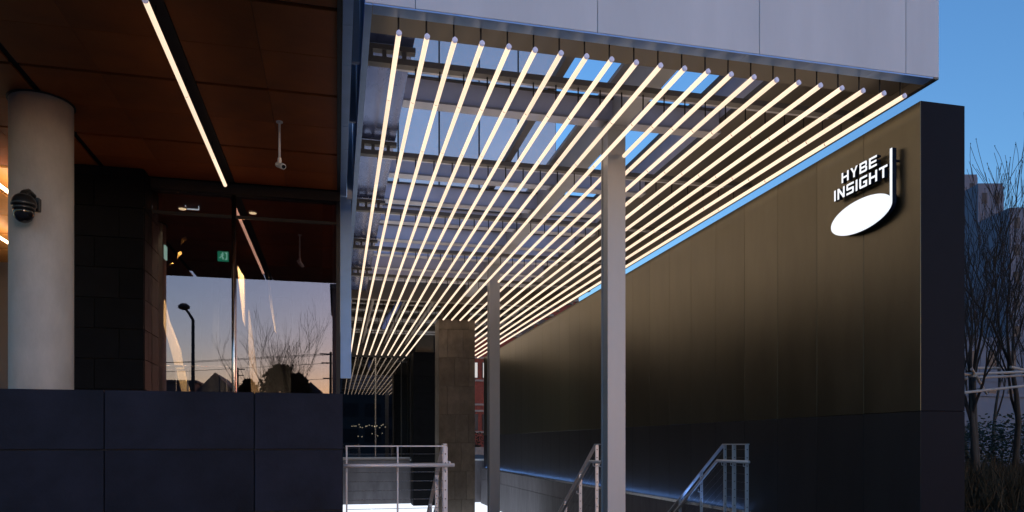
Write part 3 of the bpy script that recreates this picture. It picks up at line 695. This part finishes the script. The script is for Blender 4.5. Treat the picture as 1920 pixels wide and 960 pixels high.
# red brick building across the street behind
rb = thing('brick_building', (11, 52, GROUND), 'red brick building with pale bands glimpsed beside the brown pillar', 'building')
part('wall', B(4, 17, 52, 60, GROUND, 10.5), 'red_brick', rb)
for z in (-.9, .75, 2.25, 2.7, 4.4, 6.0, 7.6): part('stone_band', B(3.98, 17.02, 51.93, 51.999, z, z+.14), 'stone_band', rb)
for k in range(9):
    x = 4.6+1.35*k
    for j, z in enumerate((.95, 4.62 if False else 4.62, 7.8)):
        w = part('window', B(x, x+1.05, 51.95, 51.998, z, z+1.15), 'black', rb)
        for q in range(2): part('pane', B(x+.05+.5*q, x+.5+.5*q, 51.93, 51.949, z+.05, z+1.1), 'lit_window' if (j == 1 and k in (3, 4)) else 'far_window', w)
part('roof', B(3.9, 17.1, 51.8, 60.1, 10.501, 10.8), 'stone_band', rb)
# lamp-lit window and parked silhouettes are not readable in the gap; a kerb planter stands before it
kp = thing('kerb_planter', (9.9, 44, -.66), 'dark hedge planter at the street behind the court', 'planter')
part('box', B(7, 14, 44, 45, -.66, -.2), 'stone_band', kp)
hm = MB(); rr = random.Random(5)
for i in range(700):
    c = Vector((rr.uniform(7.1, 13.9), rr.uniform(44.05, 44.95), -.2+rr.uniform(0, .9))); d = Vector((rr.gauss(0,1), rr.gauss(0,1), rr.gauss(0,1))).normalized()*.09; e = d.orthogonal().normalized()*.05
    hm.poly([c-d, c+e, c+d, c-e], [(0,1,2,3)])
part('foliage', hm, 'hedge', kp)

# ================================================================== PLANTING AND TOWN ON THE RIGHT
bed = struct('planting_bed', B(6.6, 60, 4, 60, GROUND+.003, -.78), 'soil', 'raised dark planting bed beside the bronze wall')
def tree(name, base, h, seed, label, lean=(0,0), stems=1, spread=.5, group=None, r0=.075, twig=1.0):
    rr = random.Random(seed); t = thing(name, base, label, 'tree', group); tr = MB(); br = MB(); buds = MB()
    def grow(p, d, L, r, depth):
        pts = [p]; rad = [r]; n = 4 if depth < 3 else 3
        q = p.copy(); dd = d.copy()
        for i in range(n):
            dd = (dd+Vector((rr.gauss(0, .10), rr.gauss(0, .10), .05+rr.gauss(0, .05)))*(1 if depth else .7)).normalized()
            q = q+dd*(L/n); pts.append(q.copy()); rad.append(max(.0035, r*(1-.5*(i+1)/n)))
        (tr if depth == 0 else br).path(pts, rad, 7 if depth == 0 else (5 if depth < 3 else 4))
        if depth >= 4:
            if rr.random() < .35: buds.lathe([(.001, 0), (.012, .012), (.001, .03)], pts[-1], 4)
            return
        kids = rr.choice((3, 3, 4)) if depth else rr.choice((4, 5))
        for i in range(kids):
            f = rr.uniform(.45, 1.0) if i else 1.0
            k = min(n-1, int(f*n)); b = pts[k].lerp(pts[min(k+1, n)], f*n-k if k < n else 0)
            ax = Vector((rr.gauss(0,1), rr.gauss(0,1), rr.gauss(0,.25))).normalized()
            nd = (dd+ax*spread*rr.uniform(.5, 1.1)+Vector((0, 0, .25))).normalized()
            grow(b, nd, L*rr.uniform(.55, .82), max(.004, rad[k]*rr.uniform(.5, .68)), depth+1)
    for s_ in range(stems):
        a = rr.uniform(0, 6.28); p = Vector(base)+Vector((math.cos(a), math.sin(a), 0))*(.0 if stems == 1 else .09)
        grow(p, Vector((lean[0]+rr.gauss(0, .05), lean[1]+rr.gauss(0, .05), 1)).normalized(), h*.40, r0*rr.uniform(.85, 1.1), 0)
    part('trunk', tr, 'bark', t, smooth=True); part('branches', br, 'twig', t)
    if buds.v: part('buds', buds, 'twig', t)
    return t
BZ = -.785
def bedpos(px, depth): d = ray(px, 832); k = depth; return Vector((d.x*k, d.y*k, BZ))
GTREE = 'bare young trees by the wall'
TB = [(1836, 13.6, 5.25, 21, 2, 'bare double trunk tree nearest the dark wall end, tied to poles', .07), (1903, 15.5, 6.3, 33, 1, 'tallest bare tree at the right edge of the picture', .08),
      (1862, 20.5, 6.2, 45, 1, 'slim bare tree between the two nearer bare trees, farther back', .06), (1935, 19, 6.4, 52, 2, 'bare tree farther back, only its branches reach the right edge', .065),
      (1822, 24, 6.8, 61, 2, 'farthest bare tree, half hidden behind the dark wall end', .065)]
for px, dep, h, sd, stn, lb, r0 in TB: tree('bare_tree', bedpos(px, dep), h, sd, lb, stems=stn, spread=.46, group=GTREE, r0=r0)
# support poles
pp = thing('pole_frame', bedpos(1862, 14.0), 'pale wooden poles lashed level around the bare trees', 'tree support')
def pz(px, py, dep): d = ray(px, py); return d*dep
for a, b in (((1806, 702, 13.2), (1990, 694, 14.6)), ((1800, 710, 13.9), (1990, 700, 15.2)), ((1800, 737, 13.3), (1990, 716, 14.4)), ((1812, 690, 14.6), (1900, 690, 15.6)), ((1822, 692, 13.0), (1850, 738, 14.6)), ((1895, 688, 14.8), (1990, 708, 16))):
    part('pole', MB().tube(pz(*a), pz(*b), .026, .022, 8), 'pole_wood', pp)
for px, py, dep in ((1824, 704, 13.3), (1838, 731, 13.6), (1902, 698, 14.4)):
    c = pz(px, py, dep); part('lashing', MB().lathe([(.05, -.03), (.055, 0), (.05, .03)], c, 8), 'pole_wood', pp)
for px, dep in ((1950, 14.4), (1985, 15.0)):
    c = pz(px, 690, dep); part('stake', MB().tube((c.x, c.y, BZ), c, .03, .026, 8), 'pole_wood', pp)
# hedge shrubs
def shrub(c, r, h, seed, label, n=1500):
    rr = random.Random(seed); t = thing('shrub', c, label, 'shrub', 'dark evergreen shrubs in the planting bed'); mb = MB(); stm = MB()
    for i in range(n):
        a = rr.uniform(0, 6.283); u = rr.random()**.5; z = rr.random()
        rad = r*math.sqrt(max(0, 1-(z-.35)**2/.5))*u*(1+.25*math.sin(a*3+seed)+.15*math.sin(a*7))
        p = Vector((c[0]+rad*math.cos(a), c[1]+rad*math.sin(a), c[2]+.05+z*h*(1+.12*math.sin(a*5+seed))))
        d = Vector((rr.gauss(0,1), rr.gauss(0,1), rr.gauss(0,1))).normalized(); e = d.orthogonal().normalized()
        mb.poly([p-d*.05, p+e*.026, p+d*.05, p-e*.026], [(0,1,2,3)])
    for i in range(6):
        a = i*1.05; stm.tube(c, (c[0]+r*.5*math.cos(a), c[1]+r*.5*math.sin(a), c[2]+h*.7), .018, .008, 5)
    part('foliage', mb, 'hedge', t); part('stems', stm, 'twig', t)
for px, dep, r, h, lb in ((1832, 18, .9, 1.15, 'dark evergreen shrub just right of the dark wall end'), (1885, 18.5, 1.3, 1.35, 'wide dark evergreen shrub under the bare trees'), (1945, 18, 1.2, 1.3, 'dark evergreen shrub cut by the right picture edge')):
    shrub(tuple(bedpos(px, dep)), r, h, int(px), lb)
gm = MB(); rr = random.Random(9)
for i in range(5200):
    px = rr.uniform(1790, 1990); dep = rr.uniform(8.5, 17); c = bedpos(px, dep); hgt = rr.uniform(.18, .62)*(1.15 if rr.random() < .15 else .8); a = rr.uniform(0, 6.28); w = .006
    t_ = Vector((rr.gauss(0, .14), rr.gauss(0, .14), hgt)); s_ = Vector((math.cos(a)*w, math.sin(a)*w, 0))
    gm.poly([c-s_, c+s_, c+t_*.6+s_*.7, c+t_+Vector((rr.gauss(0, .06), rr.gauss(0, .06), -.02)), c+t_*.6-s_*.7], [(0,1,2,4), (4,2,3)])
o = part('dry_grass', gm, 'dry_grass', at=(10, 10, BZ)); tag(o, 'dry pale grass under the bare trees at lower right', 'grass', kind='stuff')
# pale garden wall behind
gw = thing('garden_wall', (*bedpos(1870, 24)[:2], BZ), 'blue grey garden wall behind the shrubs at right', 'wall')
a = bedpos(1790, 24); b = bedpos(2010, 26)
d = (b-a).normalized(); nrm = Vector((-d.y, d.x, 0))*.2; L_ = (b-a).length
for k in range(6):
    p, q = a+d*(L_*k/6+.01), a+d*(L_*(k+1)/6-.01)
    pts = [p, q, q+nrm, p+nrm]; part('wall_panel', MB().poly([(v.x, v.y, BZ) for v in pts]+[(v.x, v.y, 1.55) for v in pts], [(0,3,2,1), (4,5,6,7), (0,1,5,4), (1,2,6,5), (2,3,7,6), (3,0,4,7)]), 'far_wall', gw, bevel=.01)
p, q = a-d*.1, b+d*.1; pts = [p-nrm*.3, q-nrm*.3, q+nrm*1.3, p+nrm*1.3]
part('coping', MB().poly([(v.x, v.y, 1.552) for v in pts]+[(v.x, v.y, 1.65) for v in pts], [(0,3,2,1), (4,5,6,7), (0,1,5,4), (1,2,6,5), (2,3,7,6), (3,0,4,7)]), 'far_wall_light', gw)
# far towers
def tower(px0, px1, top, dep, m, label, floors, cols):
    a, b = ray(px0, 832)*dep, ray(px1, 832)*dep; h = (832-top)/1402*dep; d = (b-a).normalized(); nr = Vector((-d.y, d.x, 0)); Lg = (b-a).length
    t = thing('apartment_tower', (a.x, a.y, GROUND), label, 'building', 'far apartment towers')
    def slab(p, q, n0, n1, z0, z1):
        pts = [p+nr*n0, q+nr*n0, q+nr*n1, p+nr*n1]; return MB().poly([(v.x, v.y, z0) for v in pts]+[(v.x, v.y, z1) for v in pts], [(0,3,2,1), (4,5,6,7), (0,1,5,4), (1,2,6,5), (2,3,7,6), (3,0,4,7)])
    part('wall', slab(a, b, 0, 12, GROUND, h), m, t); rf = part('roof', slab(a+d*.05, b-d*.05, .05, 11.9, h+.001, h+.35), m, t)
    fh = (h-GROUND)/floors
    for i in range(floors):
        for j in range(cols):
            p = a+d*(Lg*(j+.3)/cols); q = a+d*(Lg*(j+.7)/cols); z = GROUND+fh*i+fh*.35
            part('window', slab(p, q, -.06, -.002, z, z+fh*.4), 'far_window', t)
        if i: part('floor_band', slab(a, b, -.09, -.061, GROUND+fh*i-.1, GROUND+fh*i+.1), m, t)
tower(1770, 1833, 332, 95, 'far_wall_light', 'pale far tower, leftmost, half hidden behind the dark wall end', 11, 3)
tower(1834, 1882, 349, 88, 'far_wall', 'darker far tower in the middle, seen through bare branches', 10, 2)
tower(1893, 1975, 395, 80, 'far_wall', 'far tower cut off by the right picture edge', 9, 3)
tower(1855, 1895, 545, 110, 'far_wall', 'low far block showing in the gap between two towers', 8, 2)
tower(1770, 2060, 640, 60, 'far_wall', 'long low far block behind the garden wall', 3, 8)

# ================================================================== THE STREET BEHIND THE CAMERA (seen mirrored in the glass)
def mir(px, py, Yv): p = atY(px, py, Yv); return Vector((p.x, 2*YG-p.y, p.z))
p = mir(362, 600, 36)
sl_ = thing('street_lamp', (p.x, p.y, GROUND), 'dark street lamp with bent arm mirrored in the left pane', 'street lamp')
part('pole', MB().path([(p.x, p.y, GROUND), (p.x, p.y, p.z)], [.10, .07], 10), 'black', sl_, smooth=True)
e = mir(345, 576, 36); part('arm', MB().path([(p.x, p.y, p.z), ((p.x+e.x)/2, p.y, p.z+.32), (e.x, e.y, e.z)], [.065, .055, .05], 8), 'black', sl_)
part('lamp_head', MB().lathe([(.10, -.12), (.24, -.06), (.26, .05), (.12, .16)], e, 14), 'black', sl_, smooth=True); part('base', MB().lathe([(.2, 0), (.2, .15), (.11, .3)], (p.x, p.y, GROUND), 12), 'black', sl_)
pt = mir(522, 700, 28)
tree('bare_tree', Vector((pt.x, pt.y, GROUND)), 5.4, 77, 'bare spreading tree above a bush, mirrored in the right pane', stems=4, spread=.55, r0=.06)
def bush(px, w, top, Yv, seed, label):
    c = mir(px, 832, Yv); h = (832-top)/1402*Yv/1.05-GROUND; rr = random.Random(seed); t = thing('evergreen_bush', (c.x, c.y, GROUND), label, 'bush', 'bushes on the street side'); mb = MB(); sm = MB()
    for i in range(3500):
        a = rr.uniform(0, 6.283); z = rr.random(); rad = w*math.sqrt(max(.02, 1-z**2.2))*rr.random()**.4*(1+.2*math.sin(a*4+seed))
        p_ = Vector((c.x+rad*math.cos(a), c.y+rad*math.sin(a), GROUND+.1+z*h)); dd = Vector((rr.gauss(0,1), rr.gauss(0,1), rr.gauss(0,1))).normalized(); ee = dd.orthogonal().normalized()
        mb.poly([p_-dd*.12, p_+ee*.07, p_+dd*.12, p_-ee*.07], [(0,1,2,3)])
    for i in range(5): sm.tube((c.x, c.y, GROUND), (c.x+w*.5*math.cos(i*1.3), c.y+w*.5*math.sin(i*1.3), GROUND+h*.7), .05, .02, 6)
    part('foliage', mb, 'hedge', t); part('stems', sm, 'twig', t)
bush(528, 1.3, 690, 30, 3, 'dark rounded bush mirrored in the right pane under the tree')
bush(560, .9, 706, 31, 5, 'lower dark bush right of the rounded bush, mirrored in pane')
bush(465, .7, 718, 31, 6, 'small dark bush mirrored left of the rounded bush')
# utility poles and wires
ups = []
for px, top, Yv, lb in ((620, 660, 95, 'utility pole with crossarms mirrored at the right pane edge'), (446, 690, 150, 'far utility pole mirrored just right of the mullion')):
    c = mir(px, top, Yv); t = thing('utility_pole', (c.x, c.y, GROUND), lb, 'utility pole', 'utility poles on the street side'); ups.append(c)
    part('pole', MB().tube((c.x, c.y, GROUND), c, .2, .14, 8), 'black', t)
    for dz, w in ((.3, 1.3), (1.4, 1.1), (3.3, .9)): part('crossarm', B(c.x-w, c.x+w, c.y+.15, c.y+.28, c.z-dz-.08, c.z-dz+.08), 'black', t)
for k, (dz, dx) in enumerate(((.3, -1), (.3, 1), (1.4, 0), (3.3, 0))):
    a_, b_ = ups[0]+Vector((dx, .2, -dz)), Vector((-70, ups[0].y-12, ups[0].z-dz-.8)); m_ = (a_+b_)/2-Vector((0, 0, 1.1))
    tag(part('power_line', MB().path([a_, a_.lerp(m_, .5)-Vector((0,0,.35)), m_, m_.lerp(b_, .5)-Vector((0,0,.35)), b_], [.03]*5, 5), 'black'), ['upper left', 'upper right', 'middle', 'lowest'][k]+' power line strung from the mirrored utility pole', 'cable', 'power lines on the street side')
def house(px0, px1, top, Yv, label, roof):
    a_, b_ = mir(px0, top, Yv), mir(px1, top, Yv); x0_, x1_ = min(a_.x, b_.x), max(a_.x, b_.x); t = thing('street_house', ((x0_+x1_)/2, a_.y, GROUND), label, 'house', 'houses across the street')
    part('wall', B(x0_, x1_, a_.y-9, a_.y, GROUND, a_.z-roof), 'silhouette_house', t)
    xm = (x0_+x1_)/2; z0_ = a_.z-roof
    part('roof', MB().poly([(x0_-.3, a_.y+.3, z0_+.001), (x1_+.3, a_.y+.3, z0_+.001), (x1_+.3, a_.y-9.3, z0_+.001), (x0_-.3, a_.y-9.3, z0_+.001), (xm, a_.y+.3, a_.z), (xm, a_.y-9.3, a_.z)], [(0,1,4), (2,3,5), (1,2,5,4), (3,0,4,5), (0,3,2,1)]) if roof > .3 else B(x0_-.2, x1_+.2, a_.y-9.2, a_.y+.2, z0_+.001, a_.z), 'silhouette_house', t)
    for k in range(4):
        wx = x0_+(x1_-x0_)*(k+.3)/4; part('window', B(wx, wx+(x1_-x0_)*.1, a_.y+.001, a_.y+.05, z0_-2.4, z0_-.9), 'far_window', t)
house(368, 440, 698, 78, 'dark gabled house mirrored behind the inner handrail', 2.2)
house(300, 366, 712, 85, 'dark flat roofed house mirrored at the left pane edge', .25)
house(565, 600, 716, 90, 'dark low house mirrored near the right pane edge', 1.2)
house(130, 290, 705, 90, 'dark long house across the street beyond the stone wall reflection', .25)

bk = thing('office_block', (6, -46, GROUND), 'dark office block across the street, mirrored in the far lobby glass', 'building')
part('wall', B(-.4, 13, -60, -46, GROUND, 13.5), 'silhouette_house', bk)
part('roof', B(-.6, 13.2, -60.2, -45.8, 13.501, 13.9), 'silhouette_house', bk)
for i in range(4):
    for j in range(4):
        part('window', B(.6+3*j, 2.8+3*j, -45.999, -45.95, .2+3.4*i, 2.0+3.4*i), 'far_window', bk)
